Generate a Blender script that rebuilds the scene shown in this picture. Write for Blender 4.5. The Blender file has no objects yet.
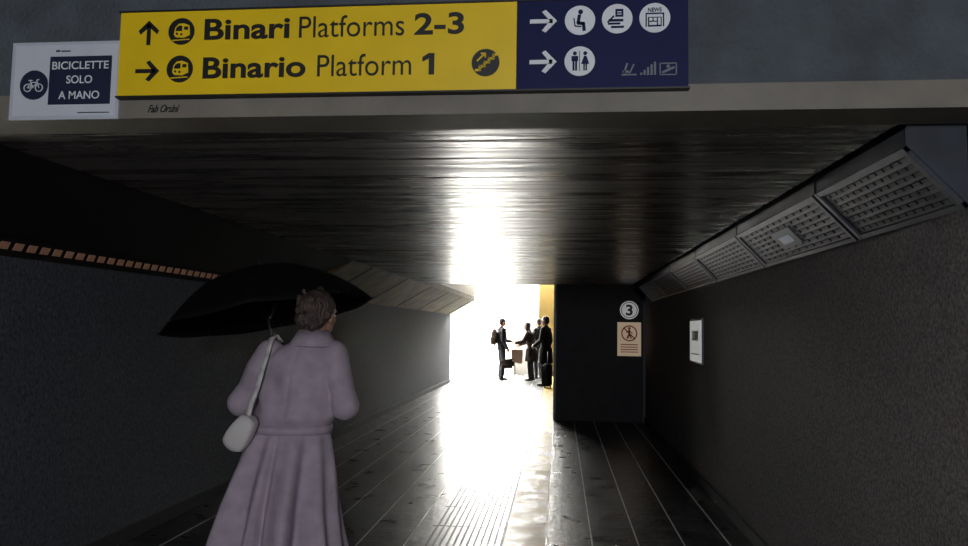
import bpy, bmesh, math, random
from mathutils import Vector, Matrix
random.seed(4)
scene = bpy.context.scene
COL = scene.collection

# ------------------------------------------------------------------ materials
def mat(name, color, rough=0.6, metal=0.0, var=0.0, vscale=6.0, bump=0.0, bscale=30.0,
        stretch=(1,1,1), emit=None, estr=0.0, spec=0.5, rvar=0.0, tint=None):
    m = bpy.data.materials.new(name); m.use_nodes = True
    nt = m.node_tree; b = nt.nodes['Principled BSDF']
    b.inputs['Base Color'].default_value = (*color, 1)
    b.inputs['Roughness'].default_value = rough
    b.inputs['Metallic'].default_value = metal
    b.inputs['Specular IOR Level'].default_value = spec
    if tint: b.inputs['Specular Tint'].default_value = (*tint, 1)
    if emit:
        b.inputs['Emission Color'].default_value = (*emit, 1)
        b.inputs['Emission Strength'].default_value = estr
    geo = nt.nodes.new('ShaderNodeNewGeometry')
    mp = nt.nodes.new('ShaderNodeMapping'); mp.inputs['Scale'].default_value = stretch
    nt.links.new(geo.outputs['Position'], mp.inputs['Vector'])
    n = nt.nodes.new('ShaderNodeTexNoise'); n.inputs['Scale'].default_value = vscale
    n.inputs['Detail'].default_value = 5
    nt.links.new(mp.outputs[0], n.inputs['Vector'])
    r = nt.nodes.new('ShaderNodeMapRange')
    r.inputs['From Min'].default_value = 0.3; r.inputs['From Max'].default_value = 0.7
    v = max(var, 0.05)
    r.inputs['To Min'].default_value = 1 - v; r.inputs['To Max'].default_value = 1 + v
    nt.links.new(n.outputs['Fac'], r.inputs['Value'])
    mx = nt.nodes.new('ShaderNodeVectorMath'); mx.operation = 'SCALE'
    mx.inputs[0].default_value = color
    nt.links.new(r.outputs[0], mx.inputs['Scale'])
    nt.links.new(mx.outputs[0], b.inputs['Base Color'])
    if rvar > 0:
        r2 = nt.nodes.new('ShaderNodeMapRange')
        r2.inputs['From Min'].default_value = 0.35; r2.inputs['From Max'].default_value = 0.65
        r2.inputs['To Min'].default_value = max(rough - rvar, 0.03); r2.inputs['To Max'].default_value = rough + rvar
        nt.links.new(n.outputs['Fac'], r2.inputs['Value'])
        nt.links.new(r2.outputs[0], b.inputs['Roughness'])
    if bump > 0:
        n2 = nt.nodes.new('ShaderNodeTexNoise'); n2.inputs['Scale'].default_value = bscale
        n2.inputs['Detail'].default_value = 4
        nt.links.new(mp.outputs[0], n2.inputs['Vector'])
        bp = nt.nodes.new('ShaderNodeBump'); bp.inputs['Strength'].default_value = bump
        bp.inputs['Distance'].default_value = 0.02
        nt.links.new(n2.outputs['Fac'], bp.inputs['Height'])
        nt.links.new(bp.outputs[0], b.inputs['Normal'])
    return m

def floor_material():
    m = mat('wet_dark_tiles', (0.012, 0.012, 0.014), rough=0.31, var=0.4, vscale=4.5, rvar=0.04, spec=0.7,
            bump=0.22, bscale=16)
    nt = m.node_tree; b = nt.nodes['Principled BSDF']
    geo = nt.nodes.new('ShaderNodeNewGeometry')
    sep = nt.nodes.new('ShaderNodeSeparateXYZ'); nt.links.new(geo.outputs['Position'], sep.inputs[0])
    def line(out, off, size, w):
        a = nt.nodes.new('ShaderNodeMath'); a.operation = 'ADD'; a.inputs[1].default_value = off
        nt.links.new(out, a.inputs[0])
        d = nt.nodes.new('ShaderNodeMath'); d.operation = 'DIVIDE'; d.inputs[1].default_value = size
        nt.links.new(a.outputs[0], d.inputs[0])
        f = nt.nodes.new('ShaderNodeMath'); f.operation = 'FRACT'; nt.links.new(d.outputs[0], f.inputs[0])
        l = nt.nodes.new('ShaderNodeMath'); l.operation = 'LESS_THAN'; l.inputs[1].default_value = w / size
        nt.links.new(f.outputs[0], l.inputs[0]); return l.outputs[0]
    lx = line(sep.outputs['X'], 10.0875, 0.3225, 0.011)
    ly = line(sep.outputs['Y'], 10.0, 0.3225, 0.006)
    h = nt.nodes.new('ShaderNodeMath'); h.operation = 'MULTIPLY'; h.inputs[1].default_value = 0.2
    nt.links.new(ly, h.inputs[0])
    mxm = nt.nodes.new('ShaderNodeMath'); mxm.operation = 'MAXIMUM'
    nt.links.new(lx, mxm.inputs[0]); nt.links.new(h.outputs[0], mxm.inputs[1])
    old = b.inputs['Base Color'].links[0].from_socket
    mc = nt.nodes.new('ShaderNodeMix'); mc.data_type = 'RGBA'
    nt.links.new(mxm.outputs[0], mc.inputs['Factor']); nt.links.new(old, mc.inputs[6])
    mc.inputs[7].default_value = (0.85, 0.82, 0.80, 1)
    nt.links.new(mc.outputs[2], b.inputs['Base Color'])
    return m

def ceiling_material():
    m = mat('lacquered_ceiling_boards', (0.14, 0.130, 0.122), rough=0.28, var=0.5, vscale=1.6, stretch=(0.5, 8, 1),
            bump=0.8, bscale=1.5, rvar=0.06, spec=0.9)
    nt = m.node_tree; b = nt.nodes['Principled BSDF']
    old = [n for n in nt.nodes if n.type == 'BUMP'][0]
    geo = nt.nodes.new('ShaderNodeNewGeometry')
    w = nt.nodes.new('ShaderNodeTexWave'); w.bands_direction = 'Y'; w.inputs['Scale'].default_value = 3.2
    w.inputs['Distortion'].default_value = 0.3
    nt.links.new(geo.outputs['Position'], w.inputs['Vector'])
    bp = nt.nodes.new('ShaderNodeBump'); bp.inputs['Strength'].default_value = 0.25
    bp.inputs['Distance'].default_value = 0.006
    nt.links.new(w.outputs['Fac'], bp.inputs['Height']); nt.links.new(old.outputs[0], bp.inputs['Normal'])
    nt.links.new(bp.outputs[0], b.inputs['Normal'])
    return m

M_floor = floor_material(); M_ceil = ceiling_material()
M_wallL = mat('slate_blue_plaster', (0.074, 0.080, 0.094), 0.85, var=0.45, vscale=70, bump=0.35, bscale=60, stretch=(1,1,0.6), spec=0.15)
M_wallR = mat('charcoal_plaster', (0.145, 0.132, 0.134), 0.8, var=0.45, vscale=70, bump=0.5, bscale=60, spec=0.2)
M_beam = mat('slate_beam_paint', (0.075, 0.087, 0.103), 0.8, var=0.25, bump=0.5, bscale=60)
M_band = mat('taupe_stone_band', (0.19, 0.170, 0.145), 0.6, var=0.15, bump=0.1)
M_black = mat('black_block_panel', (0.020, 0.020, 0.024), 0.6, var=0.2, spec=0.2)
M_dark = mat('dark_plaster', (0.02, 0.02, 0.022), 0.8)
M_shadejoint = mat('cove_shade_and_joints', (0.007, 0.006, 0.006), 0.85, spec=0.2)  # near cove's shade as a dark colour; also dark joints and grille channel
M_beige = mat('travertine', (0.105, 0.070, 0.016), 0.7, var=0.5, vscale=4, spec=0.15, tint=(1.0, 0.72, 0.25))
M_white = mat('white_plaster', (0.8, 0.79, 0.76), 0.7)
M_cream_w = mat('cream_plaster', (0.4, 0.34, 0.2), 0.7)
M_ochre = mat('ochre_plaster', (0.060, 0.040, 0.010), 0.7, spec=0.1)
M_greyw = mat('dimming_grey', (0.2, 0.195, 0.18), 0.7)
M_stair = mat('pale_stone', (0.65, 0.64, 0.6), 0.5, var=0.1)
M_yellowstrip = mat('yellow_paving', (0.42, 0.31, 0.07), 0.40, var=0.5, vscale=4, rvar=0.08, bump=0.2, bscale=14, spec=0.16, tint=(1.0, 0.72, 0.22))
M_rib = mat('tactile_stone', (0.05, 0.048, 0.045), 0.32, var=0.3, bump=0.15, bscale=20, spec=0.8)
M_gap = mat('tactile_groove', (0.02, 0.02, 0.02), 0.5, spec=0.25)
M_gmetal = mat('grey_lamp_metal', (0.045, 0.050, 0.065), 0.42, metal=0.5, var=0.2)
M_gdark = mat('dark_grille', (0.018, 0.02, 0.026), 0.5, metal=0.3)
M_lampglow = mat('lit_diffuser', (0.5, 0.55, 0.6), 0.5, emit=(0.75, 0.88, 1.0), estr=0.08)
M_slat = mat('slat_orange_glow', (0.32, 0.165, 0.10), 0.6, emit=(0.5, 0.26, 0.16), estr=0.06)  # orange light at the grille put into slat colour and weak emission
M_yel = mat('sign_yellow', (0.86, 0.58, 0.010), 0.4, var=0.05)
M_blu = mat('sign_blue', (0.006, 0.010, 0.065), 0.6, spec=0.2)
M_ink = mat('sign_black', (0.008, 0.008, 0.01), 0.5)
M_wht = mat('sign_white', (0.75, 0.77, 0.82), 0.5)
M_paper = mat('paper', (0.50, 0.52, 0.60), 0.7, var=0.05)
M_navy = mat('print_navy', (0.008, 0.012, 0.045), 0.6)
M_red = mat('notice_red', (0.6, 0.06, 0.03), 0.6)
M_skin = mat('skin', (0.42, 0.23, 0.16), 0.5)
M_hair = mat('ash_brown_hair', (0.075, 0.050, 0.044), 0.55, var=0.7, vscale=60, bump=0.9, bscale=90, stretch=(1,1,0.3))
M_hairD = mat('dark_hair', (0.012, 0.009, 0.008), 0.6, var=0.3)
M_coat = mat('mauve_coat_cloth', (0.44, 0.36, 0.44), 0.85, var=0.12, vscale=12, bump=0.2, bscale=200)
M_belt = mat('mauve_belt_cloth', (0.33, 0.27, 0.33), 0.85)
M_umb = mat('black_umbrella_cloth', (0.004, 0.004, 0.005), 0.75, spec=0.15)
M_steel = mat('steel', (0.4, 0.4, 0.42), 0.3, metal=1.0)
M_steeld = mat('dark_steel', (0.05, 0.05, 0.055), 0.45, metal=1.0)
M_bag = mat('cream_leather', (0.68, 0.64, 0.64), 0.5)
M_shoe = mat('shoe_leather', (0.02, 0.015, 0.012), 0.4)
M_clothA = mat('dark_navy_cloth', (0.010, 0.011, 0.016), 0.8, spec=0.2)
M_clothB = mat('black_cloth', (0.006, 0.006, 0.006), 0.8, spec=0.2)
M_clothC = mat('dark_brown_cloth', (0.022, 0.014, 0.010), 0.8, spec=0.2)
M_clothD = mat('grey_jacket_cloth', (0.025, 0.025, 0.028), 0.8, spec=0.2)
M_jean = mat('denim', (0.010, 0.013, 0.022), 0.8, spec=0.2)
M_shop = mat('kraft_paper', (0.28, 0.19, 0.13), 0.7)

# ------------------------------------------------------------------ helpers
def setp(o, parent):
    if parent is not None:
        o.parent = parent
        o.matrix_parent_inverse = Matrix.Translation(-Vector(parent.location))
def empty(name, loc):
    e = bpy.data.objects.new(name, None); e.location = loc; e.empty_display_size = 0.1
    COL.objects.link(e); return e
def obj_from_bm(bm, name, m, parent=None, smooth=False):
    me = bpy.data.meshes.new(name); bm.normal_update(); bm.to_mesh(me); bm.free()
    me.materials.append(m)
    if smooth:
        for p in me.polygons: p.use_smooth = True
    o = bpy.data.objects.new(name, me); COL.objects.link(o); setp(o, parent); return o
def addbox(bm, x0, x1, y0, y1, z0, z1, rot=None):
    r = bmesh.ops.create_cube(bm, size=1)
    M = Matrix.Translation(((x0+x1)/2, (y0+y1)/2, (z0+z1)/2))
    if rot is not None: M = M @ rot
    M = M @ Matrix.Diagonal((x1-x0, y1-y0, z1-z0, 1))
    bmesh.ops.transform(bm, matrix=M, verts=r['verts']); return r['verts']
def box(name, x0, x1, y0, y1, z0, z1, m, parent=None, bevel=0):
    bm = bmesh.new(); addbox(bm, x0, x1, y0, y1, z0, z1)
    if bevel: bmesh.ops.bevel(bm, geom=bm.edges[:], offset=bevel, segments=2, affect='EDGES')
    return obj_from_bm(bm, name, m, parent)
def prism(name, prof, y0, y1, m, parent=None):
    """profile in XZ extruded along Y"""
    bm = bmesh.new()
    a = [bm.verts.new((x, y0, z)) for x, z in prof]; b = [bm.verts.new((x, y1, z)) for x, z in prof]
    n = len(prof)
    bm.faces.new(a); bm.faces.new(b[::-1])
    for i in range(n): bm.faces.new((a[i], b[i], b[(i+1) % n], a[(i+1) % n]))
    bmesh.ops.recalc_face_normals(bm, faces=bm.faces[:])
    return obj_from_bm(bm, name, m, parent)
def sphere(bm, c, r, seg=14):
    res = bmesh.ops.create_uvsphere(bm, u_segments=seg, v_segments=max(8, seg-4), radius=1)
    rr = r if hasattr(r, '__len__') else (r, r, r)
    bmesh.ops.transform(bm, matrix=Matrix.Translation(c) @ Matrix.Diagonal((*rr, 1)), verts=res['verts'])
def frustum(bm, a, b, ra, rb, seg=14):
    a = Vector(a); b = Vector(b); d = b - a
    if d.length < 1e-5: return
    res = bmesh.ops.create_cone(bm, cap_ends=True, segments=seg, radius1=ra, radius2=rb, depth=d.length)
    q = Vector((0, 0, 1)).rotation_difference(d.normalized()).to_matrix().to_4x4()
    bmesh.ops.transform(bm, matrix=Matrix.Translation((a+b)/2) @ q, verts=res['verts'])
def chain(bm, pts, radii, seg=14, joints=True):
    for i in range(len(pts)-1): frustum(bm, pts[i], pts[i+1], radii[i], radii[i+1], seg)
    if joints:
        for p, r in zip(pts, radii): sphere(bm, p, r, seg)
def remeshed(bm, name, m, parent, voxel=0.007, iters=4):
    o = obj_from_bm(bm, name, m, None)
    rm = o.modifiers.new('remesh', 'REMESH'); rm.mode = 'VOXEL'; rm.voxel_size = voxel
    sm = o.modifiers.new('smooth', 'SMOOTH'); sm.factor = 0.5; sm.iterations = iters
    bpy.context.view_layer.update()
    dg = bpy.context.evaluated_depsgraph_get()
    me = bpy.data.meshes.new_from_object(o.evaluated_get(dg))
    o.modifiers.clear(); o.data = me
    if not me.materials: me.materials.append(m)
    for p in me.polygons: p.use_smooth = True
    setp(o, parent); return o

# flat sign graphics standing in the XZ plane (facing -Y) -------------------
def flat(name, polys, y, m, parent, th=0.0025):
    bm = bmesh.new()
    for pts in polys:
        a = [bm.verts.new((x, y, z)) for x, z in pts]; b = [bm.verts.new((x, y+th, z)) for x, z in pts]
        n = len(pts)
        bm.faces.new(a); bm.faces.new(b[::-1])
        for i in range(n): bm.faces.new((a[i], b[i], b[(i+1) % n], a[(i+1) % n]))
    bmesh.ops.recalc_face_normals(bm, faces=bm.faces[:])
    return obj_from_bm(bm, name, m, parent)
def disc(cx, cz, r, n=40): return [(cx+r*math.cos(2*math.pi*i/n), cz+r*math.sin(2*math.pi*i/n)) for i in range(n)]
def rect(x0, x1, z0, z1): return [(x0, z0), (x1, z0), (x1, z1), (x0, z1)]
def stroke(a, b, w):
    ax, az = a; bx, bz = b; d = math.hypot(bx-ax, bz-az); nx, nz = -(bz-az)/d*w/2, (bx-ax)/d*w/2
    ex, ez = (bx-ax)/d*w*0.25, (bz-az)/d*w*0.25
    return [(ax-ex+nx, az-ez+nz), (ax-ex-nx, az-ez-nz), (bx+ex-nx, bz+ez-nz), (bx+ex+nx, bz+ez+nz)]
def strokes(pts, w): return [stroke(pts[i], pts[i+1], w) for i in range(len(pts)-1)]
def arrow(cx, cz, s, w, ang):
    P = [[(-s, w*0.5), (-s, -w*0.5), (s*0.72, -w*0.5), (s*0.72, w*0.5)],
         [(s*1.05, 0), (s*0.20, s*0.88), (s*0.20-w*0.9, s*0.88-w*0.5), (s*1.05-w*1.7, 0)],
         [(s*1.05, 0), (s*1.05-w*1.7, 0), (s*0.20-w*0.9, -s*0.88+w*0.5), (s*0.20, -s*0.88)]]
    c, sn = math.cos(ang), math.sin(ang)
    return [[(cx+x*c-z*sn, cz+x*sn+z*c) for x, z in q] for q in P]
def text(s, x0, x1, z0, z1, y, m, parent, bold=0.0, name='lettering', rotz=0.0):
    cu = bpy.data.curves.new(name, 'FONT'); cu.body = s; cu.size = 1.0; cu.offset = bold; cu.extrude = 0.004
    cu.materials.append(m)
    o = bpy.data.objects.new(name, cu); COL.objects.link(o)
    bpy.context.view_layer.update()
    bb = [Vector(c) for c in o.bound_box]
    mnx = min(v.x for v in bb); mxx = max(v.x for v in bb); mny = min(v.y for v in bb); mxy = max(v.y for v in bb)
    sx = (x1-x0)/(mxx-mnx); sz = (z1-z0)/(mxy-mny)
    o.rotation_euler = (math.radians(90), 0, 0)
    o.scale = (sx, sz, 0.3)
    o.location = (x0 - mnx*sx, y, z0 - mny*sz)
    setp(o, parent); return o

XL, XR, H = -2.96, 1.39, 2.22
YE = 12.3
# ------------------------------------------------------------------ room shell
box('floor', -5.3, 3.0, -5.3, 35, -0.2, 0, M_floor)
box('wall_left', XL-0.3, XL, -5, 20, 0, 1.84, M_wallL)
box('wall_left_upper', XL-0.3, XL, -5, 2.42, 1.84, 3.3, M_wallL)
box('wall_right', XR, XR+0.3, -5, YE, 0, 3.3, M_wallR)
box('wall_back', XL-0.3, XR+0.3, -5.3, -5, 0, 3.3, M_dark)
box('ceiling_entrance', XL-0.3, XR+0.3, -5.3, 2.5, 3.3, 3.5, M_dark)
box('ceiling', -2.3, 1.15, 2.6, YE, H, 2.32, M_ceil)
box('ceiling_slab', XL-0.3, XR+0.3, 2.6, YE, 2.32, 3.5, M_dark)
box('wall_beam', XL, XR, 2.42, 2.6, 2.31, 3.3, M_beam)
box('trim_1', XL, XR, 2.405, 2.6, H, 2.31, M_band)
# sloping cove over the left wall; near shade and far light put into colour
prism('trim_2', [(XL, 1.94), (-2.3, H), (-2.3, 2.32), (XL, 2.32)], 2.6, 8.0, M_shadejoint)
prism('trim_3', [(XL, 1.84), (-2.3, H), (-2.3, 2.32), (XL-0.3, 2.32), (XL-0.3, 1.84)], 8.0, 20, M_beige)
e = empty('cove_joint_strips', (-2.6, 12, 2.0)); bm = bmesh.new()
for i in range(6):
    y = 8.9 + i*2.1
    vs = addbox(bm, -0.38, 0.38, -0.018, 0.018, -0.004, 0.004)
    bmesh.ops.transform(bm, matrix=Matrix.Translation((-2.632, y, 2.026)) @ Matrix.Rotation(-math.atan2(0.38, 0.66), 4, 'Y'), verts=vs)
obj_from_bm(bm, 'strips', M_shadejoint, e)
# block on the right with the platform number
box('wall_block', -0.087, XR+0.3, YE, 22.5, 0, 3.5, M_black)
box('trim_4', -0.10, -0.06, YE-0.012, YE, 0, H+0.1, M_gmetal)
box('trim_5', XR-0.04, XR, YE-0.03, YE, 0, H, M_gdark)
# far vestibule and stair shaft
box('wall_vestibule_left', -2.96, -2.3, YE, 20, 2.32, 3.5, M_cream_w)
box('ceiling_vestibule', -5.3, -0.08, YE, 22.5, 3.5, 3.6, M_white)
box('wall_far_left', -5.3, -5.0, 20, 35, 0, 3.5, M_white)
box('wall_far_return', -5.3, XL-0.3, 19.7, 20, 0, 3.5, M_white)
box('wall_far_right', -0.66, 0.2, 23.4, 35, 0, 3.5, M_ochre)
box('wall_far_dimming', -1.45, -0.66, 24.2, 35, 0, 3.5, M_greyw)  # added wall, kept grey to dim the right side of the stair opening
box('wall_far_side', -0.087, 0.2, 22.5, 23.4, 0, 3.5, M_white)
stc = empty('staircase', (-3.4, 23.7, 0))
bm = bmesh.new()
for i in range(18): addbox(bm, -4.99, -1.46, 23.6+i*0.3, 34.9, i*0.165+0.002, (i+1)*0.165)
obj_from_bm(bm, 'steps', M_stair, stc)
bm = bmesh.new()
for x in (-4.9, -1.55):
    chain(bm, [(x, 23.6, 1.0), (x, 29.0, 3.97)], [0.025, 0.025], 10)
    for k in range(6):
        chain(bm, [(x, 23.7+k*1.0, 0.16+k*0.55), (x, 23.7+k*1.0, 1.05+k*0.55)], [0.015, 0.015], 8, False)
obj_from_bm(bm, 'handrails', M_steel, stc, True)
# skirting
box('baseboard_right', XR-0.02, XR, 2.0, YE-0.03, 0, 0.09, M_dark)
box('baseboard_left', XL, XL+0.02, 2.0, 20, 0, 0.09, M_dark)

# ------------------------------------------------------------------ floor strips
box('yellow_paving_strip', -0.38, -0.09, -1, 23, 0, 0.004, M_yellowstrip)
e = empty('tactile_paving_strip', (-0.66, 9, 0)); bm = bmesh.new()
addbox(bm, -0.94, -0.38, -1, 18.6, 0, 0.003)
obj_from_bm(bm, 'mat_base', M_gap, e)
bm = bmesh.new()
for i in range(12):
    x = -0.922 + i*0.046
    for k in range(32):
        y = -1 + k*0.6
        addbox(bm, x-0.013, x+0.016, y+0.006, y+0.594, 0.002, 0.006)
obj_from_bm(bm, 'ribs', M_rib, e)

# ------------------------------------------------------------------ left ventilation slats
e = empty('ventilation_grille', (XL, 5, 1.89))
box('channel', XL-0.3, XL+0.015, 2.6, 8.0, 1.84, 1.94, M_shadejoint, e)
bm = bmesh.new()
for i in range(50):
    y = 2.65 + i*0.105
    vs = addbox(bm, -0.004, 0.004, -0.031, 0.031, -0.020, 0.020)
    for v in vs: v.co.y += v.co.z*0.6
    bmesh.ops.transform(bm, matrix=Matrix.Translation((XL+0.021, y, 1.895)), verts=vs)
obj_from_bm(bm, 'slats', M_slat, e)

# ------------------------------------------------------------------ right luminaire row
def luminaire(y0, y1, lit=False):
    e = empty('ceiling_edge_luminaire', (1.28, (y0+y1)/2, 2.05))
    prism('housing', [(1.185, 2.15), (1.385, 1.94), (1.385, 2.30), (1.24, 2.30), (1.185, 2.21)], y0, y1, M_gmetal, e)
    A = Vector((1.185, 0, 2.15)); B = Vector((1.385, 0, 1.94)); d = (B-A).normalized(); n = Vector((d.z, 0, -d.x))
    if n.x > 0: n = -n
    L = (B-A).length; bm = bmesh.new(); bf = bmesh.new()
    def slat(bmx, s0, s1, ya, yb, t0, t1):
        pts = []
        for t in (t0, t1):
            for (s, y) in ((s0, ya), (s1, ya), (s1, yb), (s0, yb)):
                p = A + d*s + n*t; pts.append(bmx.verts.new((p.x, y, p.z)))
        f = [(0,1,2,3),(7,6,5,4),(0,4,5,1),(1,5,6,2),(2,6,7,3),(3,7,4,0)]
        for q in f: bmx.faces.new([pts[i] for i in q])
    slat(bf, 0, 0.022, y0, y1, -0.002, 0.014); slat(bf, L-0.022, L, y0, y1, -0.002, 0.014)
    slat(bf, 0, L, y0, y0+0.03, -0.002, 0.016); slat(bf, 0, L, y1-0.03, y1, -0.002, 0.016)
    for k in range(7):
        s = 0.035 + k*(L-0.07)/6.5
        cols = 12
        for c in range(cols):
            ya = y0+0.04+c*(y1-y0-0.08)/cols
            slat(bm, s, s+0.016, ya, ya+(y1-y0-0.08)/cols*0.82, -0.002, 0.008)
    for b_ in (bm, bf): bmesh.ops.recalc_face_normals(b_, faces=b_.faces[:])
    obj_from_bm(bm, 'grille_louvres', M_gdark, e); obj_from_bm(bf, 'frame', M_gmetal, e)
    if lit:
        bl = bmesh.new(); slat(bl, 0.13, 0.18, (y0+y1)/2-0.09, (y0+y1)/2+0.09, 0.0, 0.02)
        bmesh.ops.recalc_face_normals(bl, faces=bl.faces[:]); obj_from_bm(bl, 'diffuser', M_lampglow, e)
        bl = bmesh.new(); slat(bl, 0.09, 0.21, (y0+y1)/2-0.17, (y0+y1)/2+0.17, 0.0, 0.014)
        bmesh.ops.recalc_face_normals(bl, faces=bl.faces[:]); obj_from_bm(bl, 'bezel', M_gmetal, e)
    return e
ys = [2.62, 3.55, 5.1, 6.65, 8.2, 9.75]
for i, y in enumerate(ys):
    y1 = (ys[i+1] if i+1 < len(ys) else 11.3)
    luminaire(y, y1-0.03, lit=(i == 1))

# ------------------------------------------------------------------ station direction sign
s = empty('station_direction_sign', (-0.57, 2.39, 2.44)); Y = 2.375
zt, zb = 2.593, 2.292
box('yellow_panel', -1.56, -0.152, Y, 2.404, zb, zt, M_yel, s)
box('blue_panel', -0.150, 0.41, Y, 2.404, zb, zt, M_blu, s)
box('frame_top', -1.565, 0.415, Y-0.004, 2.42, zt, zt+0.006, M_ink, s)
box('frame_bottom', -1.565, 0.415, Y-0.004, 2.42, zb-0.006, zb, M_ink, s)
yg = Y-0.0026; yt = Y-0.002; yg2 = Y-0.005; yg3 = Y-0.0075
z1, z2 = 2.520, 2.385
flat('arrow_up', arrow(-1.452, z1-0.003, 0.043, 0.014, math.pi/2), yg, M_ink, s)
flat('arrow_right', arrow(-1.452, z2-0.005, 0.043, 0.014, 0), yg, M_ink, s)
for zz in (z1, z2):
    flat('train_disc', [disc(-1.331, zz, 0.048)], yg, M_ink, s)
    cx, cz = -1.331, zz
    body = [(cx-0.026, cz-0.012), (cx-0.022, cz+0.012), (cx-0.010, cz+0.026), (cx+0.010, cz+0.028), (cx+0.030, cz+0.020), (cx+0.033, cz-0.014), (cx+0.012, cz-0.024), (cx-0.018, cz-0.022)]
    flat('train_body', [body], yg2, M_yel, s)
    flat('train_windows', [[(cx-0.019, cz+0.000), (cx-0.016, cz+0.012), (cx-0.006, cz+0.019), (cx+0.004, cz+0.018), (cx+0.004, cz+0.000)], rect(cx+0.012, cx+0.026, cz+0.004, cz+0.015), disc(cx-0.014, cz-0.010, 0.004, 12), disc(cx+0.002, cz-0.012, 0.004, 12)], yg3, M_ink, s)
    flat('train_rail', [stroke((cx-0.03, cz-0.033), (cx+0.03, cz-0.030), 0.004)], yg2, M_yel, s)
def row(items, z0, z1_):
    for (t, x0, x1, b) in items: text(t, x0, x1, z0, z1_, yt, M_ink, s, b)
row([('Binari', -1.246, -0.938, 0.022), ('Platforms', -0.904, -0.535, -0.004), ('2-3', -0.500, -0.330, 0.022)], z1-0.034, z1+0.042)
row([('Binario', -1.246, -0.877, 0.022), ('Platform', -0.835, -0.508, -0.004)], z2-0.037, z2+0.039)
flat('numeral_1', [rect(-0.448, -0.429, z2-0.037, z2+0.037), [(-0.448, z2+0.037), (-0.470, z2+0.024), (-0.470, z2+0.008), (-0.448, z2+0.019)]], yt, M_ink, s)
flat('stairs_disc', [disc(-0.255, z2, 0.047)], yg, M_ink, s)
x, z = -0.288, z2-0.026
pts = [(x, z)]
for k in range(4):
    x += 0.015; pts.append((x, z)); z += 0.013; pts.append((x, z))
pts.append((x+0.010, z))
flat('stairs_glyph', strokes(pts, 0.008), yg2, M_yel, s)
flat('stairs_glyph_arrow', strokes([(-0.283, z2+0.006), (-0.260, z2+0.028)], 0.005) + strokes([(-0.270, z2+0.031), (-0.256, z2+0.031), (-0.256, z2+0.018)], 0.005), yg2, M_yel, s)
for zz in (z1+0.002, z2-0.002):
    flat('arrow_white', arrow(-0.064, zz, 0.044, 0.014, 0), yg, M_wht, s)
    flat('pictogram_disc', [disc(0.058, zz, 0.050)], yg, M_wht, s)
for cx in (0.180, 0.302): flat('pictogram_disc', [disc(cx, z1+0.004, 0.050)], yg, M_wht, s)
cx, cz = 0.058, z1+0.002
flat('seated_glyph', [disc(cx+0.002, cz+0.028, 0.008, 16)] + strokes([(cx-0.002, cz+0.016), (cx-0.006, cz-0.010), (cx+0.012, cz-0.012), (cx+0.014, cz-0.034)], 0.011) + strokes([(cx-0.02, cz+0.006), (cx-0.016, cz-0.02), (cx+0.004, cz-0.022)], 0.004), yg2, M_blu, s)
cz = z2-0.002
def fig(cx, cz, skirt):
    r = [disc(cx, cz+0.026, 0.0065, 14)]
    if skirt: r += [[(cx-0.004, cz+0.017), (cx+0.004, cz+0.017), (cx+0.013, cz-0.010), (cx-0.013, cz-0.010)], rect(cx-0.006, cx-0.001, cz-0.032, cz-0.010), rect(cx+0.001, cx+0.006, cz-0.032, cz-0.010)]
    else: r += [rect(cx-0.011, cx+0.011, cz+0.000, cz+0.017), rect(cx-0.0075, cx-0.001, cz-0.032, cz+0.002), rect(cx+0.001, cx+0.0075, cz-0.032, cz+0.002)]
    return r
flat('toilet_glyph', fig(cx-0.016, cz, False) + fig(cx+0.018, cz, True) + [rect(cx-0.0015, cx+0.0005, cz-0.034, cz+0.034)], yg2, M_blu, s)
cx, cz = 0.180, z1+0.004
flat('ticket_glyph', [rect(cx-0.006, cx+0.020, cz+0.006, cz+0.032), rect(cx-0.028, cx+0.020, cz-0.010, cz-0.002), rect(cx-0.030, cx+0.010, cz-0.020, cz-0.014), rect(cx-0.02, cx+0.022, cz-0.032, cz-0.025)] + strokes([(cx-0.03, cz-0.012), (cx-0.012, cz+0.008)], 0.006), yg2, M_blu, s)
flat('ticket_detail', [rect(cx+0.000, cx+0.014, cz+0.012, cz+0.015), rect(cx+0.000, cx+0.014, cz+0.020, cz+0.023)], yg3, M_wht, s)
cx = 0.302
flat('news_glyph', [rect(cx-0.030, cx-0.026, cz-0.030, cz+0.014), rect(cx+0.026, cx+0.030, cz-0.030, cz+0.014), rect(cx-0.03, cx+0.03, cz+0.012, cz+0.016), rect(cx-0.022, cx+0.022, cz-0.030, cz+0.002)], yg2, M_blu, s)
text('NEWS', cx-0.022, cx+0.022, cz+0.019, cz+0.033, yg2, M_blu, s, 0.01)
flat('news_detail', [rect(cx-0.018, cx-0.008, cz-0.012, cz-0.002), rect(cx-0.004, cx+0.006, cz-0.012, cz-0.002), rect(cx+0.010, cx+0.018, cz-0.026, cz-0.002), rect(cx-0.018, cx+0.006, cz-0.026, cz-0.016)], yg3, M_wht, s)
M_dim = mat('sign_faded', (0.13, 0.14, 0.18), 0.5)
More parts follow.
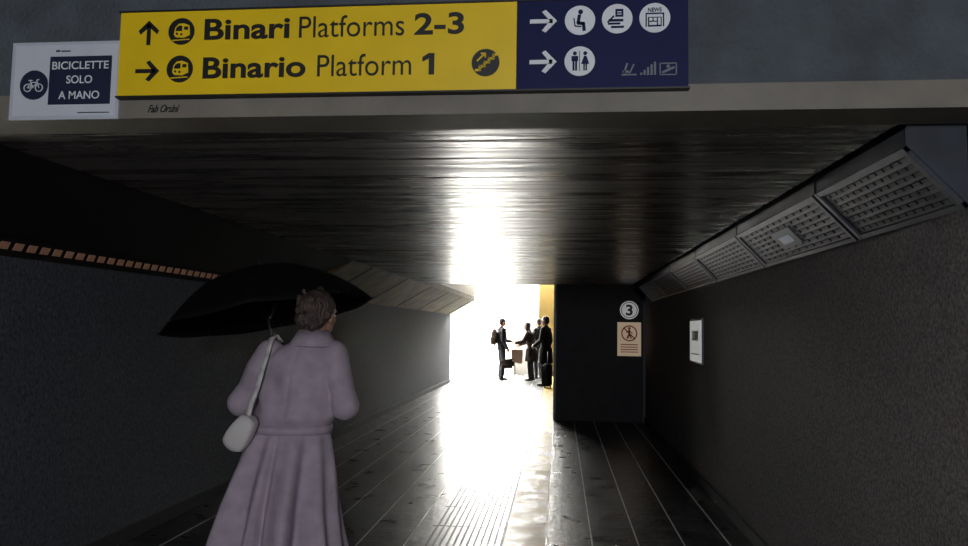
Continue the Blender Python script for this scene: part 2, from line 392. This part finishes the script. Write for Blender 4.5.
for k, cx in enumerate((0.218, 0.280, 0.347)):
    cz = 2.352
    if k == 0: g = [stroke((cx-0.022, cz-0.018), (cx+0.024, cz-0.018), 0.005), stroke((cx-0.015, cz-0.012), (cx-0.005, cz+0.020), 0.006), stroke((cx+0.003, cz-0.012), (cx+0.016, cz+0.016), 0.005), rect(cx-0.02, cx+0.0, cz-0.012, cz-0.004)]
    elif k == 1: g = [rect(cx-0.025+i*0.011, cx-0.018+i*0.011, cz-0.02, cz-0.012+i*0.009) for i in range(5)]
    else: g = strokes([(cx-0.028, cz+0.018), (cx+0.024, cz+0.018), (cx+0.024, cz-0.02), (cx-0.028, cz-0.02), (cx-0.028, cz+0.018)], 0.004) + [stroke((cx-0.02, cz-0.012), (cx+0.016, cz+0.004), 0.008), disc(cx-0.002, cz+0.008, 0.006, 12)]
    flat('faded_pictogram', g, yg, M_dim, s)

# ------------------------------------------------------------------ bicycle notice
p = empty('bicycle_notice', (-1.77, 2.395, 2.36)); Yp = 2.398
box('paper_sheet', -1.985, -1.567, Yp, 2.4055, 2.218, 2.503, M_paper, p)
box('paper_sheet_border', -1.972, -1.58, Yp-0.0005, Yp+0.002, 2.232, 2.492, mat('paper_white', (0.6, 0.62, 0.70), 0.7), p)
box('backing_board', -1.97, -1.58, 2.404, 2.4205, 2.315, 2.49, M_paper, p)
flat('navy_square', [rect(-1.835, -1.600, 2.272, 2.448)], Yp-0.003, M_navy, p)
flat('bike_disc', [disc(-1.893, 2.345, 0.054)], Yp-0.003, M_navy, p)
def ring(cx, cz, r, w, n=28):
    out = []
    for i in range(n):
        a, b = 2*math.pi*i/n, 2*math.pi*(i+1)/n
        out.append([(cx+r*math.cos(a), cz+r*math.sin(a)), (cx+r*math.cos(b), cz+r*math.sin(b)), (cx+(r-w)*math.cos(b), cz+(r-w)*math.sin(b)), (cx+(r-w)*math.cos(a), cz+(r-w)*math.sin(a))])
    return out
cx, cz = -1.893, 2.342
bk = ring(cx-0.022, cz-0.008, 0.015, 0.003) + ring(cx+0.022, cz-0.008, 0.015, 0.003)
bk += strokes([(cx-0.022, cz-0.008), (cx-0.010, cz+0.012), (cx+0.014, cz+0.012), (cx-0.002, cz-0.008), (cx-0.022, cz-0.008)], 0.003)
bk += strokes([(cx+0.022, cz-0.008), (cx+0.012, cz+0.020), (cx+0.020, cz+0.022)], 0.003) + strokes([(cx-0.002, cz-0.008), (cx-0.012, cz+0.018)], 0.003) + [stroke((cx-0.018, cz+0.019), (cx-0.006, cz+0.019), 0.004)]
flat('bicycle_glyph', bk, Yp-0.006, M_wht, p)
text('BICICLETTE', -1.825, -1.610, 2.400, 2.429, Yp-0.003, M_wht, p, 0.008)
text('SOLO', -1.768, -1.670, 2.348, 2.377, Yp-0.003, M_wht, p, 0.008)
text('A MANO', -1.795, -1.640, 2.291, 2.320, Yp-0.003, M_wht, p, 0.008)
flat('logo', [rect(-1.815, -1.80, 2.466, 2.472), rect(-1.795, -1.76, 2.466, 2.470)], Yp-0.003, M_navy, p)
flat('small_print', [rect(-1.72, -1.60, 2.240, 2.243)], Yp-0.003, M_navy, p)
g = empty('handwritten_scribble', (-1.45, 2.4, 2.24))
t = text('Fab Orsini', -1.46, -1.35, 2.240, 2.268, 2.404, M_ink, g, 0.012); t.data.shear = 0.5

# ------------------------------------------------------------------ platform number and notices at the block
n = empty('platform_number_sign', (1.13, YE, 1.82)); yb = YE-0.02; nx = 1.13
flat('disc_white', [disc(nx, 1.82, 0.15)], yb, mat('disc_white_glow', (0.85, 0.85, 0.85), 0.5, emit=(0.8, 0.8, 0.8), estr=0.22), n, 0.02)  # disc is no lamp; weak emission stands in for light falling on it
flat('ring_black', ring(nx, 1.82, 0.132, 0.010, 40), yb-0.004, M_ink, n)
text('3', nx-0.055, nx+0.055, 1.73, 1.91, yb-0.002, M_ink, n, 0.03)
n = empty('prohibition_notice', (nx, YE, 1.35))
M_creamglow = mat('notice_cream_glow', (0.8, 0.62, 0.45), 0.7, emit=(0.8, 0.6, 0.42), estr=0.26)  # sheet is no lamp; light on it is added as emission
flat('sheet', [rect(nx-.19, nx+.19, 1.07, 1.62)], yb, M_creamglow, n, 0.02)
flat('red_ring', ring(nx, 1.44, 0.13, 0.02, 36) + [stroke((nx-.09, 1.53), (nx+.09, 1.35), 0.02)], yb-0.004, M_red, n)
flat('walker', [disc(nx, 1.52, 0.022, 16)] + strokes([(nx, 1.49), (nx, 1.43), (nx-.03, 1.36)], 0.03) + strokes([(nx, 1.43), (nx+.03, 1.36)], 0.022) + strokes([(nx-.05, 1.45), (nx, 1.48), (nx+.05, 1.44)], 0.016), yb-0.003, M_red, n)
flat('text_lines', [rect(nx-.14, nx+.14, z, z+0.014) for z in (1.25, 1.21, 1.17, 1.13)], yb-0.003, M_red, n)
n = empty('wall_poster', (XR, 7.6, 1.4))
dy_ = -0.15
box('frame', XR-0.018, XR, 7.50+dy_, 8.16+dy_, 1.17, 1.62, M_gmetal, n)
box('sheet', XR-0.022, XR-0.016, 7.52+dy_, 8.14+dy_, 1.19, 1.60, mat('poster_white_glow', (0.8, 0.8, 0.8), 0.6, emit=(0.8, 0.8, 0.78), estr=0.35), n)  # poster sheet brightened by its own added emission, not a lamp
box('print_block', XR-0.024, XR-0.021, 7.66+dy_, 8.00+dy_, 1.40, 1.50, M_wht, n)
box('print_lines', XR-0.024, XR-0.021, 7.62+dy_, 8.04+dy_, 1.26, 1.27, M_paper, n)

# ------------------------------------------------------------------ people
def hand(name, wrist, d, nrm, sd, parent, s=1.0, curl=0.5, m=None, forearm=None):
    """d: toward fingers, nrm: back of hand, sd: toward thumb"""
    d = Vector(d).normalized(); nrm = Vector(nrm); nrm = (nrm - d*nrm.dot(d)).normalized()
    sd2 = d.cross(nrm); sd = sd2 if sd2.dot(Vector(sd)) > 0 else -sd2
    w = Vector(wrist); bm = bmesh.new()
    if forearm is not None: chain(bm, [forearm, w], [0.032*s, 0.024*s], 12)
    offs = [0.030, 0.010, -0.010, -0.029]; lens = [0.072, 0.080, 0.075, 0.058]
    for o_, L in zip(offs, lens):
        base = w + d*0.085*s + sd*o_*s
        chain(bm, [w + sd*o_*0.6*s + d*0.01*s, base], [0.016*s, 0.0115*s], 10)
        p0 = base; a = 0.0; pts = [p0]; dirn = d.copy()
        for f, k in ((0.45, 0.7), (0.30, 1.0), (0.25, 0.8)):
            a += curl*k
            dirn = d*math.cos(a) - nrm*math.sin(a)
            p0 = p0 + dirn*L*f*s; pts.append(p0)
        chain(bm, pts, [0.0095*s, 0.0088*s, 0.0080*s, 0.0070*s], 10)
    tb = w + d*0.025*s + sd*0.026*s
    t1 = tb + (d*0.55 + sd*0.75 - nrm*0.25).normalized()*0.040*s
    t2 = t1 + (d*0.85 + sd*0.15 - nrm*(0.3+curl*0.4)).normalized()*0.030*s
    t3 = t2 + (d*0.75 - sd*0.15 - nrm*(0.4+curl*0.5)).normalized()*0.024*s
    chain(bm, [tb, t1, t2, t3], [0.015*s, 0.0115*s, 0.010*s, 0.008*s], 10)
    return remeshed(bm, name, m or M_skin, parent, 0.0038*s, 2)

def head_parts(hc, R, s, parent, hair='short', hair_m=None):
    def T(x, y, z): return Vector(hc) + R @ (Vector((x, y, z))*s)
    def ell(bm, c, r):
        res = bmesh.ops.create_uvsphere(bm, u_segments=18, v_segments=12, radius=1)
        bmesh.ops.transform(bm, matrix=Matrix.Translation(T(*c)) @ R.to_4x4() @ Matrix.Diagonal((r[0]*s, r[1]*s, r[2]*s, 1)), verts=res['verts'])
    bm = bmesh.new()
    ell(bm, (0, -0.012, 0.03), (0.074, 0.092, 0.088)); ell(bm, (0, 0.022, -0.04), (0.054, 0.062, 0.068))
    ell(bm, (0, 0.05, -0.085), (0.026, 0.024, 0.02)); ell(bm, (0, 0.066, 0.026), (0.05, 0.016, 0.012))
    ell(bm, (-0.036, 0.052, -0.018), (0.02, 0.02, 0.02)); ell(bm, (0.036, 0.052, -0.018), (0.02, 0.02, 0.02))
    chain(bm, [T(0, 0.078, 0.012), T(0, 0.100, -0.022)], [0.008*s, 0.0125*s], 10)
    ell(bm, (0, 0.079, -0.052), (0.024, 0.010, 0.006)); ell(bm, (0, 0.077, -0.062), (0.021, 0.010, 0.007))
    for sx in (-1, 1): ell(bm, (sx*0.076, -0.005, -0.002), (0.010, 0.019, 0.031))
    chain(bm, [T(0, -0.02, -0.03), T(0, -0.03, -0.16)], [0.052*s, 0.056*s], 14)
    remeshed(bm, 'head', M_skin, parent, 0.006, 3)
    for i, sx in enumerate((-1, 1)):
        b2 = bmesh.new(); ell(b2, (sx*0.029, 0.070, 0.004), (0.012, 0.009, 0.007)); obj_from_bm(b2, 'eye_%d' % (i+1), M_wht, parent, True)
        b2 = bmesh.new(); ell(b2, (sx*0.029, 0.077, 0.004), (0.005, 0.004, 0.005)); obj_from_bm(b2, 'iris_%d' % (i+1), M_ink, parent, True)
    bm = bmesh.new()
    ell(bm, (0, -0.026, 0.045), (0.084, 0.096, 0.088)); ell(bm, (0, -0.055, 0.0), (0.078, 0.066, 0.08))
    if hair == 'updo':
        ell(bm, (0.0, -0.09, 0.05), (0.062, 0.05, 0.058)); ell(bm, (0.02, -0.11, 0.075), (0.035, 0.03, 0.03)); ell(bm, (-0.035, -0.10, -0.02), (0.035, 0.03, 0.035))
        ell(bm, (0, -0.065, -0.07), (0.052, 0.035, 0.045))
        rs = random.Random(9)
        for k in range(34):      # loose curls
            a = rs.uniform(0, 2*math.pi); zz = rs.uniform(-0.06, 0.125); rr = 0.083*math.sqrt(max(0.05, 1-((zz-0.03)/0.115)**2))
            c = (rr*math.cos(a), -0.055+rr*1.0*math.sin(a), zz)
            if c[1] > 0.0: continue
            r0 = rs.uniform(0.010, 0.020); ell(bm, c, (r0, r0, r0*1.3))
    elif hair == 'long':
        ell(bm, (0, -0.06, -0.09), (0.085, 0.055, 0.13)); ell(bm, (-0.06, -0.02, -0.05), (0.03, 0.05, 0.11)); ell(bm, (0.06, -0.02, -0.05), (0.03, 0.05, 0.11))
    remeshed(bm, 'hair', hair_m or M_hair, parent, 0.005, 1)

def shoe(bm, ank, R, s):
    def T(x, y, z): return Vector(ank) + R @ (Vector((x, y, z))*s)
    chain(bm, [T(0, -0.035, -0.045), T(0, 0.06, -0.05), T(0, 0.155, -0.058)], [0.040*s, 0.040*s, 0.028*s], 12)
    chain(bm, [T(0, 0, 0.02), T(0, 0.0, -0.03)], [0.04*s, 0.042*s], 12)

def person(name, loc, face, h, J, top, legs, hair='short', longcoat=False, curl=0.5, headturn=0, backpack=False):
    s = h/1.75
    R = Matrix.Rotation(math.radians(face), 3, 'Z'); L = Vector(loc)
    P = lambda v: L + R @ (Vector(v)*s)
    D = dict(pelvis=(0,0,.95), waist=(0,0,1.08), chest=(0,0,1.28), neck=(0,0,1.48), head=(0,.03,1.635),
             shL=(-.18,0,1.42), elL=(-.235,-.02,1.15), wrL=(-.23,.08,.92), shR=(.18,0,1.42), elR=(.235,-.02,1.15), wrR=(.23,.08,.92),
             hipL=(-.09,0,.93), knL=(-.11,.03,.5), anL=(-.12,0,.09), hipR=(.09,0,.93), knR=(.11,.03,.5), anR=(.12,-.02,.09))
    D.update(J); K = {k: P(v) for k, v in D.items()}
    e = empty(name, loc)
    def ell(bm, c, r):
        res = bmesh.ops.create_uvsphere(bm, u_segments=18, v_segments=12, radius=1)
        bmesh.ops.transform(bm, matrix=Matrix.Translation(c) @ R.to_4x4() @ Matrix.Diagonal((r[0]*s, r[1]*s, r[2]*s, 1)), verts=res['verts'])
    bm = bmesh.new()
    ell(bm, K['pelvis'], (.18, .135, .16)); ell(bm, K['waist'], (.17, .135, .17)); ell(bm, K['chest'], (.20, .145, .19))
    chain(bm, [K['shL'], K['neck']-Vector((0,0,.05*s)), K['shR']], [.072*s, .078*s, .072*s])
    chain(bm, [K['waist'], K['chest']], [.14*s, .15*s])
    chain(bm, [K['neck']-Vector((0,0,.04*s)), K['neck']+Vector((0,0,.015*s))], [.078*s, .065*s])
    for a in 'LR': chain(bm, [K['sh'+a], K['el'+a], K['wr'+a]], [.072*s, .060*s, .046*s])
    if longcoat: chain(bm, [K['pelvis'], K['pelvis']-Vector((0,0,.38*s))], [.165*s, .19*s], 20, False)
    remeshed(bm, 'jacket', top, e, 0.009)
    bm = bmesh.new(); ell(bm, K['pelvis']-Vector((0,0,.03*s)), (.155, .115, .12))
    for a in 'LR': chain(bm, [K['hip'+a], K['kn'+a], K['an'+a]], [.092*s, .068*s, .056*s])
    remeshed(bm, 'trousers', legs, e, 0.009)
    bm = bmesh.new()
    for a in 'LR': shoe(bm, K['an'+a], R, s)
    remeshed(bm, 'shoes', M_shoe, e, 0.007, 2)
    if backpack:
        bm = bmesh.new(); ell(bm, P((0, -.22, 1.22)), (.15, .10, .24)); ell(bm, P((0, -.29, 1.12)), (.11, .06, .12))
        for sg in (-1, 1): chain(bm, [P((sg*.12, -.16, 1.40)), P((sg*.12, -.02, 1.50)), P((sg*.12, .12, 1.42)), P((sg*.13, .15, 1.22)), P((sg*.14, -.10, 1.05))], [.018*s]*5, 8)
        remeshed(bm, 'backpack', M_clothC, e, 0.009, 3)
    RH = R @ Matrix.Rotation(math.radians(headturn), 3, 'Z')
    head_parts(K['head'], RH, s, e, hair, M_hairD)
    for a, sg in (('L', 1), ('R', -1)):
        d = (K['wr'+a]-K['el'+a]).normalized()
        back = R @ Vector((-sg*0.9, 0, 0.2)); th = R @ Vector((0, 1, 0.3))
        hand('hand_'+a.lower(), K['wr'+a], d, back, th, e, s, curl, forearm=K['wr'+a]-d*0.06*s)
    return e, K

# man with backpack and holdall, facing the group
pe, K = person('waiting_man', (-1.66, 21.3, 0.003), -70, 1.76, dict(elR=(.27,-.04,1.14), wrR=(.34,.06,.92), elL=(-.22,.05,1.15), wrL=(-.12,.26,1.10)), M_clothA, M_jean, 'short', curl=0.9, backpack=True)
w = K['wrR']; b = empty('holdall_bag', (w.x, w.y, 0.5)); 
bm = bmesh.new(); addbox(bm, w.x-0.16, w.x+0.22, w.y-0.18, w.y+0.04, 0.36, 0.62); bmesh.ops.bevel(bm, geom=bm.edges[:], offset=0.06, segments=4, affect='EDGES')
obj_from_bm(bm, 'body', M_clothC, b, True)
bm = bmesh.new()
for dy in (-0.10, -0.03): chain(bm, [(w.x-0.10, w.y+dy, 0.61), (w.x-0.03, w.y+dy*0.3, w.z-0.10), (w.x+0.05, w.y+dy*0.3, w.z-0.10), (w.x+0.14, w.y+dy, 0.61)], [0.009]*4, 8)
obj_from_bm(bm, 'handles', M_clothB, b, True)
# woman leaning forward with a shopping bag
pe, K = person('standing_woman', (-0.80, 21.2, 0.003), 80, 1.68, dict(chest=(0,.05,1.28), neck=(0,.09,1.47), head=(0,.15,1.61), shL=(-.17,.07,1.40), shR=(.17,.07,1.40), elL=(-.21,.20,1.16), wrL=(-.16,.42,1.12), elR=(.22,.14,1.15), wrR=(.20,.38,1.06)), M_clothC, M_clothB, 'long', True, curl=1.0)
w = K['wrR']; b = empty('shopping_bag', (w.x, w.y, 0.8))
def shopbag(b, cx, cy, zt_, hz, w2, m):
    bm = bmesh.new(); vs = addbox(bm, cx-w2, cx+w2, cy-0.07, cy+0.07, zt_-hz, zt_)
    for v in vs:
        if v.co.z > zt_-0.1: v.co.x = cx + (v.co.x-cx)*1.12
    obj_from_bm(bm, 'paper_body', m, b)
    bm = bmesh.new()
    for dy in (-0.06, 0.06): chain(bm, [(cx-0.07, cy+dy, zt_), (cx-0.02, cy+dy*0.3, zt_+0.13), (cx+0.02, cy+dy*0.3, zt_+0.13), (cx+0.07, cy+dy, zt_)], [0.006]*4, 8)
    obj_from_bm(bm, 'cord_handles', m, b, True)
shopbag(b, w.x-0.09, w.y-0.02, w.z-0.14, 0.40, 0.15, M_shop)
# second person of the pair, in a grey jacket
pe, K = person('standing_man', (-0.62, 22.1, 0.003), 60, 1.78, dict(elL=(-.23,.06,1.15), wrL=(-.12,.26,1.05), elR=(.24,-.02,1.14), wrR=(.22,.10,.92)), M_clothD, M_jean, 'short', curl=0.8)
# man in black by the block edge with a suitcase
pe, K = person('standing_man', (-0.36, 19.4, 0.004), 70, 1.80, dict(elL=(-.25,.03,1.15), wrL=(-.20,.22,1.02), elR=(.25,-.03,1.14), wrR=(.25,.04,.92)), M_clothB, M_clothB, 'short', True, curl=0.9, backpack=False)
sx, sy = -0.30, 18.9
b = empty('suitcase', (sx, sy, 0.3)); bm = bmesh.new(); addbox(bm, sx-0.12, sx+0.12, sy-0.19, sy+0.19, 0.055, 0.60)
bmesh.ops.bevel(bm, geom=bm.edges[:], offset=0.035, segments=3, affect='EDGES'); obj_from_bm(bm, 'shell', M_clothA, b, True)
bm = bmesh.new()
for dy in (-0.09, 0.09): chain(bm, [(sx, sy+dy, 0.58), (sx, sy+dy, 0.90)], [0.008, 0.008], 8)
chain(bm, [(sx, sy-0.10, 0.90), (sx, sy+0.10, 0.90)], [0.014, 0.014], 8); obj_from_bm(bm, 'pull_handle', M_steel, b, True)
bm = bmesh.new()
for dx in (-0.06, 0.08):
    for dy in (-0.14, 0.14): frustum(bm, (sx+dx-0.01, sy+dy, 0.031), (sx+dx+0.01, sy+dy, 0.031), 0.027, 0.027, 14)
obj_from_bm(bm, 'wheels', M_ink, b, True)

# ------------------------------------------------------------------ woman in the mauve coat
O = Vector((-1.44, 4.0, 0)); W = empty('woman_in_coat', O)
P = lambda x, y, z: O + Vector((x, y, z))
C = Vector((-1.81, 4.42, 1.55)); ax = Vector((-0.21, 0.05, 0.96)).normalized()
grip = C - ax*0.50
shL, elL = P(-.175, 0, 1.335), P(-.345, .03, 1.055)
gl = grip - Vector((0.035, 0.045, 0.0))
wrL = gl + Vector((-0.01, -0.075, -0.01))
shR, elR, wrR = P(.190, 0, 1.335), P(.270, -.03, 1.06), P(.17, .20, 1.10)
rings = [(.20, -.09, 0, .375, .27), (.35, -.09, 0, .345, .255), (.52, -.08, 0, .31, .235), (.70, -.06, 0, .275, .21), (.84, -.045, 0, .24, .18),
         (.93, -.035, 0, .215, .155), (1.02, -.02, 0, .218, .16), (1.14, -.01, 0, .218, .155), (1.24, .00, 0, .215, .15), (1.32, .015, 0, .200, .135),
         (1.365, .025, 0, .160, .115), (1.40, .05, 0, .105, .09), (1.435, .075, .005, .072, .072)]
bm = bmesh.new(); N = 120; prev = None; first = None
def interp(z):
    for i in range(len(rings)-1):
        a, b_ = rings[i], rings[i+1]
        if a[0] <= z <= b_[0]:
            t = (z-a[0])/(b_[0]-a[0]); return [a[k]+(b_[k]-a[k])*t for k in range(5)]
    return list(rings[-1])
nz = 80
for j in range(nz+1):
    z = .20 + (1.435-.20)*j/nz; _, cx, cy, rx, ry = interp(z)
    low = max(0, (0.93-z)/0.73)
    ringv = []
    for i in range(N):
        th = 2*math.pi*i/N
        A = 0.13*low**0.5*(1 + 1.2*max(0, -math.sin(th)))
        f = 1 + A*(0.6*math.cos(11*th+0.8*low+0.6) + 0.5*math.cos(6*th+1.3+low*1.5))
        up = min(1, max(0, (z-0.95)/0.06))*min(1, max(0, (1.33-z)/0.06))
        f += up*(0.035*math.cos(7*th + z*9) + 0.045*math.sin(z*30 + 2.5*math.cos(th)+th*2.0))
        dv = (th - 1.47*math.pi); f -= (0.32*low**0.5)*math.exp(-(dv/0.06)**2)
        f += 0.08*math.exp(-((z-1.0)/0.035)**2) - 0.06*math.exp(-((z-0.93)/0.025)**2)
        if z > 1.0 and z < 1.38: f -= 0.05*math.exp(-((th-1.5*math.pi)/0.05)**2)
        ringv.append(bm.verts.new(P(cx+rx*f*math.cos(th), cy+ry*f*math.sin(th), z)))
    if prev:
        for i in range(N): bm.faces.new((prev[i], prev[(i+1) % N], ringv[(i+1) % N], ringv[i]))
    else: first = ringv
    prev = ringv
bm.faces.new(first[::-1]); bm.faces.new(prev)
for (a, b_, c) in ((shL, elL, wrL), (shR, elR, wrR)):
    m1 = a.lerp(b_, 0.35) + Vector((0.0, -0.012, 0)); m2 = a.lerp(b_, 0.7) + Vector((0.0, 0.006, 0))
    chain(bm, [a, m1, m2, b_, b_.lerp(c, 0.35), b_.lerp(c, 0.7), c], [.080, .080, .070, .080, .064, .068, .056], 18)
coat = remeshed(bm, 'coat', M_coat, W, 0.0075, 1)
bm = bmesh.new()
for (b_, c) in ((elL, wrL), (elR, wrR)):
    d = (c-b_).normalized(); frustum(bm, c-d*0.06, c+d*0.004, .062, .062, 20)
remeshed(bm, 'cuffs', M_belt, W, 0.006, 2)
def band(name, z0, z1_, off, th_, m):
    bm = bmesh.new(); n_ = 64; V = []
    for i in range(n_):
        th = 2*math.pi*i/n_
        r = []
        for (z, o_) in ((z0, off), (z1_, off), (z1_, off+th_), (z0, off+th_)):
            _, cx, cy, rx, ry = interp(z)
            r.append(bm.verts.new(P(cx+(rx+o_)*math.cos(th), cy+(ry+o_)*math.sin(th), z)))
        V.append(r)
    for i in range(n_):
        a, b_ = V[i], V[(i+1) % n_]
        for k in range(4): bm.faces.new((a[k], b_[k], b_[(k+1) % 4], a[(k+1) % 4]))
    bmesh.ops.recalc_face_normals(bm, faces=bm.faces[:]); return obj_from_bm(bm, name, m, W, True)
band('belt', .905, .95, -0.006, 0.012, M_coat)
bm = bmesh.new(); V = []; n_ = 40
for i in range(n_):
    th = 2*math.pi*i/n_; r = []
    for (z, rr) in ((1.395, .080), (1.465, .066), (1.472, .074), (1.385, .125), (1.378, .12)):
        r.append(bm.verts.new(P(.07+rr*1.1*math.cos(th), .0+rr*math.sin(th), z)))
    V.append(r)
for i in range(n_):
    a, b_ = V[i], V[(i+1) % n_]
    for k in range(5): bm.faces.new((a[k], b_[k], b_[(k+1) % 5], a[(k+1) % 5]))
bmesh.ops.recalc_face_normals(bm, faces=bm.faces[:]); obj_from_bm(bm, 'collar', M_coat, W, True)
bm = bmesh.new()
chain(bm, [P(-.13,0,.85), P(-.17,.08,.48), P(-.18,.12,.09)], [.085,.058,.038]); chain(bm, [P(.05,0,.85), P(0,-.02,.48), P(-.02,-.16,.10)], [.085,.058,.038])
remeshed(bm, 'legs', M_clothB, W, 0.008)
bm = bmesh.new(); I3 = Matrix.Identity(3)
shoe(bm, P(-.18,.12,.09), I3, 0.92); shoe(bm, P(-.02,-.16,.09), I3, 0.92)
remeshed(bm, 'shoes', M_shoe, W, 0.006, 2)
RH = Matrix.Rotation(math.radians(-22), 3, 'Z') @ Matrix.Rotation(math.radians(4), 3, 'Y')
head_parts(P(.095, .03, 1.550), RH, 1.12, W, 'updo')
hand('hand_left', wrL, (0.15, 1, 0.05), (-1, 0.1, 0.1), ax, W, 0.92, 1.25, forearm=wrL-(wrL-elL).normalized()*0.05)
hand('hand_right', wrR, (-0.6, 0.75, 0.2), (0.7, 0.6, 0.1), (0, 0, 1), W, 0.92, 0.8, forearm=wrR-(wrR-elR).normalized()*0.05)

# umbrella ------------------------------------------------------------------
U = empty('umbrella', C); Rr = 0.655; hgt = 0.31
q = Vector((0,0,1)).rotation_difference(ax).to_matrix().to_4x4(); MU = Matrix.Translation(C) @ q
bm = bmesh.new(); NT, NR = 96, 16; prev = None
apex = bm.verts.new(MU @ Vector((0,0,hgt)))
rot0 = 0.25
def prof(t): return hgt*(1-t**2.3)*1.0
for j in range(1, NR+1):
    t = j/NR; cur = []
    for i in range(NT):
        th = 2*math.pi*i/NT; ph = (th*8/(2*math.pi)) % 1.0; sag = math.sin(math.pi*ph)
        r = Rr*t*(1 - 0.06*sag*t); z = prof(t) - 0.018*sag*t*(1-t*0.3)
        cur.append(bm.verts.new(MU @ Vector((r*math.cos(th+rot0), r*math.sin(th+rot0), z))))
    if prev is None:
        for i in range(NT): bm.faces.new((apex, cur[i], cur[(i+1) % NT]))
    else:
        for i in range(NT): bm.faces.new((prev[i], cur[i], cur[(i+1) % NT], prev[(i+1) % NT]))
    prev = cur
can = obj_from_bm(bm, 'canopy', M_umb, U, True)
so = can.modifiers.new('thickness', 'SOLIDIFY'); so.thickness = 0.002
bm = bmesh.new(); bt = bmesh.new()
for k in range(8):
    th = 2*math.pi*k/8 + rot0
    pts = [MU @ Vector((Rr*t*math.cos(th), Rr*t*math.sin(th), prof(t) - 0.006)) for t in [0.02, .2, .4, .6, .8, .9, .99]]
    chain(bm, pts, [0.0022]*7, 6, False)
    chain(bm, [MU @ Vector((0.01*math.cos(th), 0.01*math.sin(th), -0.02)), pts[2]], [0.002, 0.002], 6, False)
    sphere(bt, MU @ Vector((Rr*math.cos(th), Rr*math.sin(th), 0)), 0.006, 10)
obj_from_bm(bm, 'ribs', M_steeld, U, True); obj_from_bm(bt, 'rib_tips', M_ink, U, True)
bm = bmesh.new(); chain(bm, [C+ax*(hgt+0.06), C+ax*hgt, C-ax*0.56], [0.003, 0.006, 0.006], 10); obj_from_bm(bm, 'shaft', M_steeld, U, True)
bm = bmesh.new(); chain(bm, [C-ax*0.44, C-ax*0.60] + [C-ax*(0.60+0.035*math.sin(a)) + Vector((0.035*(1-math.cos(a)), 0, 0)) for a in [0.5, 1.0, 1.6, 2.2, 2.8, 3.3]], [0.011]*8, 12)
obj_from_bm(bm, 'crook_handle', M_ink, U, True)

# handbag -------------------------------------------------------------------
DX = 0.125
B = empty('handbag', (-1.80+DX, 3.83, 0.9)); bm = bmesh.new()
bagM = Matrix.Translation((-1.800+DX, 3.79, 0.925)) @ Matrix.Rotation(math.radians(32), 4, 'Y')
bmesh.ops.create_cube(bm, size=1)
bmesh.ops.subdivide_edges(bm, edges=bm.edges[:], cuts=6, use_grid_fill=True)
for v in bm.verts:
    x, y, z = v.co*2
    tx = 1 - 0.22*(z*0.5+0.5)
    kx = x*math.sqrt(max(0, 1-0.32*z*z))*math.sqrt(1-0.15*y*y)
    kz = z*math.sqrt(max(0, 1-0.30*x*x))
    ky = y*math.sqrt(max(0, 1-0.42*x*x))*math.sqrt(max(0, 1-0.38*z*z))
    v.co = Vector((kx*0.072*tx, ky*0.05, kz*0.098))
bmesh.ops.transform(bm, matrix=bagM, verts=bm.verts[:]); obj_from_bm(bm, 'pouch', M_bag, B, True)
bm = bmesh.new()
def ribbon(bm, pts, w, t):
    for i in range(len(pts)-1):
        a, b_ = Vector(pts[i]), Vector(pts[i+1]); d = b_-a
        vs = addbox(bm, -w/2, w/2, -t/2, t/2, -d.length/2-0.004, d.length/2+0.004)
        bmesh.ops.transform(bm, matrix=Matrix.Translation((a+b_)/2) @ Vector((0,0,1)).rotation_difference(d.normalized()).to_matrix().to_4x4(), verts=vs)
ribbon(bm, [(-1.77+DX, 3.79, 0.99), (-1.755+DX, 3.80, 1.08), (-1.735+DX, 3.825, 1.16), (-1.72+DX, 3.85, 1.26), (-1.71+DX, 3.885, 1.345), (-1.71+DX, 3.93, 1.418), (-1.71+DX, 4.0, 1.435), (-1.71+DX, 4.07, 1.40)], 0.026, 0.006)
obj_from_bm(bm, 'strap', M_bag, B, True)

# ------------------------------------------------------------------ lights
def area(name, loc, rot, sx, sy, power, color, parent=None, portal=False):
    l = bpy.data.lights.new(name, 'AREA'); l.shape = 'RECTANGLE'; l.size = sx; l.size_y = sy; l.energy = power; l.color = color
    o = bpy.data.objects.new(name, l); o.location = loc; o.rotation_euler = rot; COL.objects.link(o)
    if portal: l.cycles.is_portal = True
    setp(o, parent); return o
F = empty('entrance_lightbox', (0.3, -4.9, 2.3))
box('housing', -0.35, 1.35, -4.99, -4.86, 1.95, 2.6, M_gmetal, F, 0.02)
area('lamp', (0.5, -4.84, 2.27), (math.radians(90), 0, math.radians(6)), 1.5, 0.5, 320, (0.94, 0.97, 1.0), F)
area('sky_portal', (-3.25, 28.7, 3.5), (0, 0, 0), 3.5, 12.5, 1, (1, 1, 1), None, True)

w = bpy.data.worlds.new('overcast_sky'); scene.world = w; w.use_nodes = True
bg = w.node_tree.nodes['Background']; bg.inputs[0].default_value = (1.0, 0.98, 0.94, 1); bg.inputs[1].default_value = 95.0

# ------------------------------------------------------------------ camera
cam = bpy.data.cameras.new('camera'); co = bpy.data.objects.new('camera', cam); COL.objects.link(co)
cam.sensor_width = 36; cam.lens = 740/968*36; cam.clip_start = 0.05; cam.clip_end = 200
Rm = Matrix.Rotation(math.radians(5.9), 4, 'Z') @ Matrix.Rotation(math.radians(90+4.2), 4, 'X') @ Matrix.Rotation(0.016, 4, 'Z')
co.matrix_world = Matrix.Translation((0, -0.035, 1.5)) @ Rm
scene.camera = co
scene.view_settings.view_transform = 'Standard'
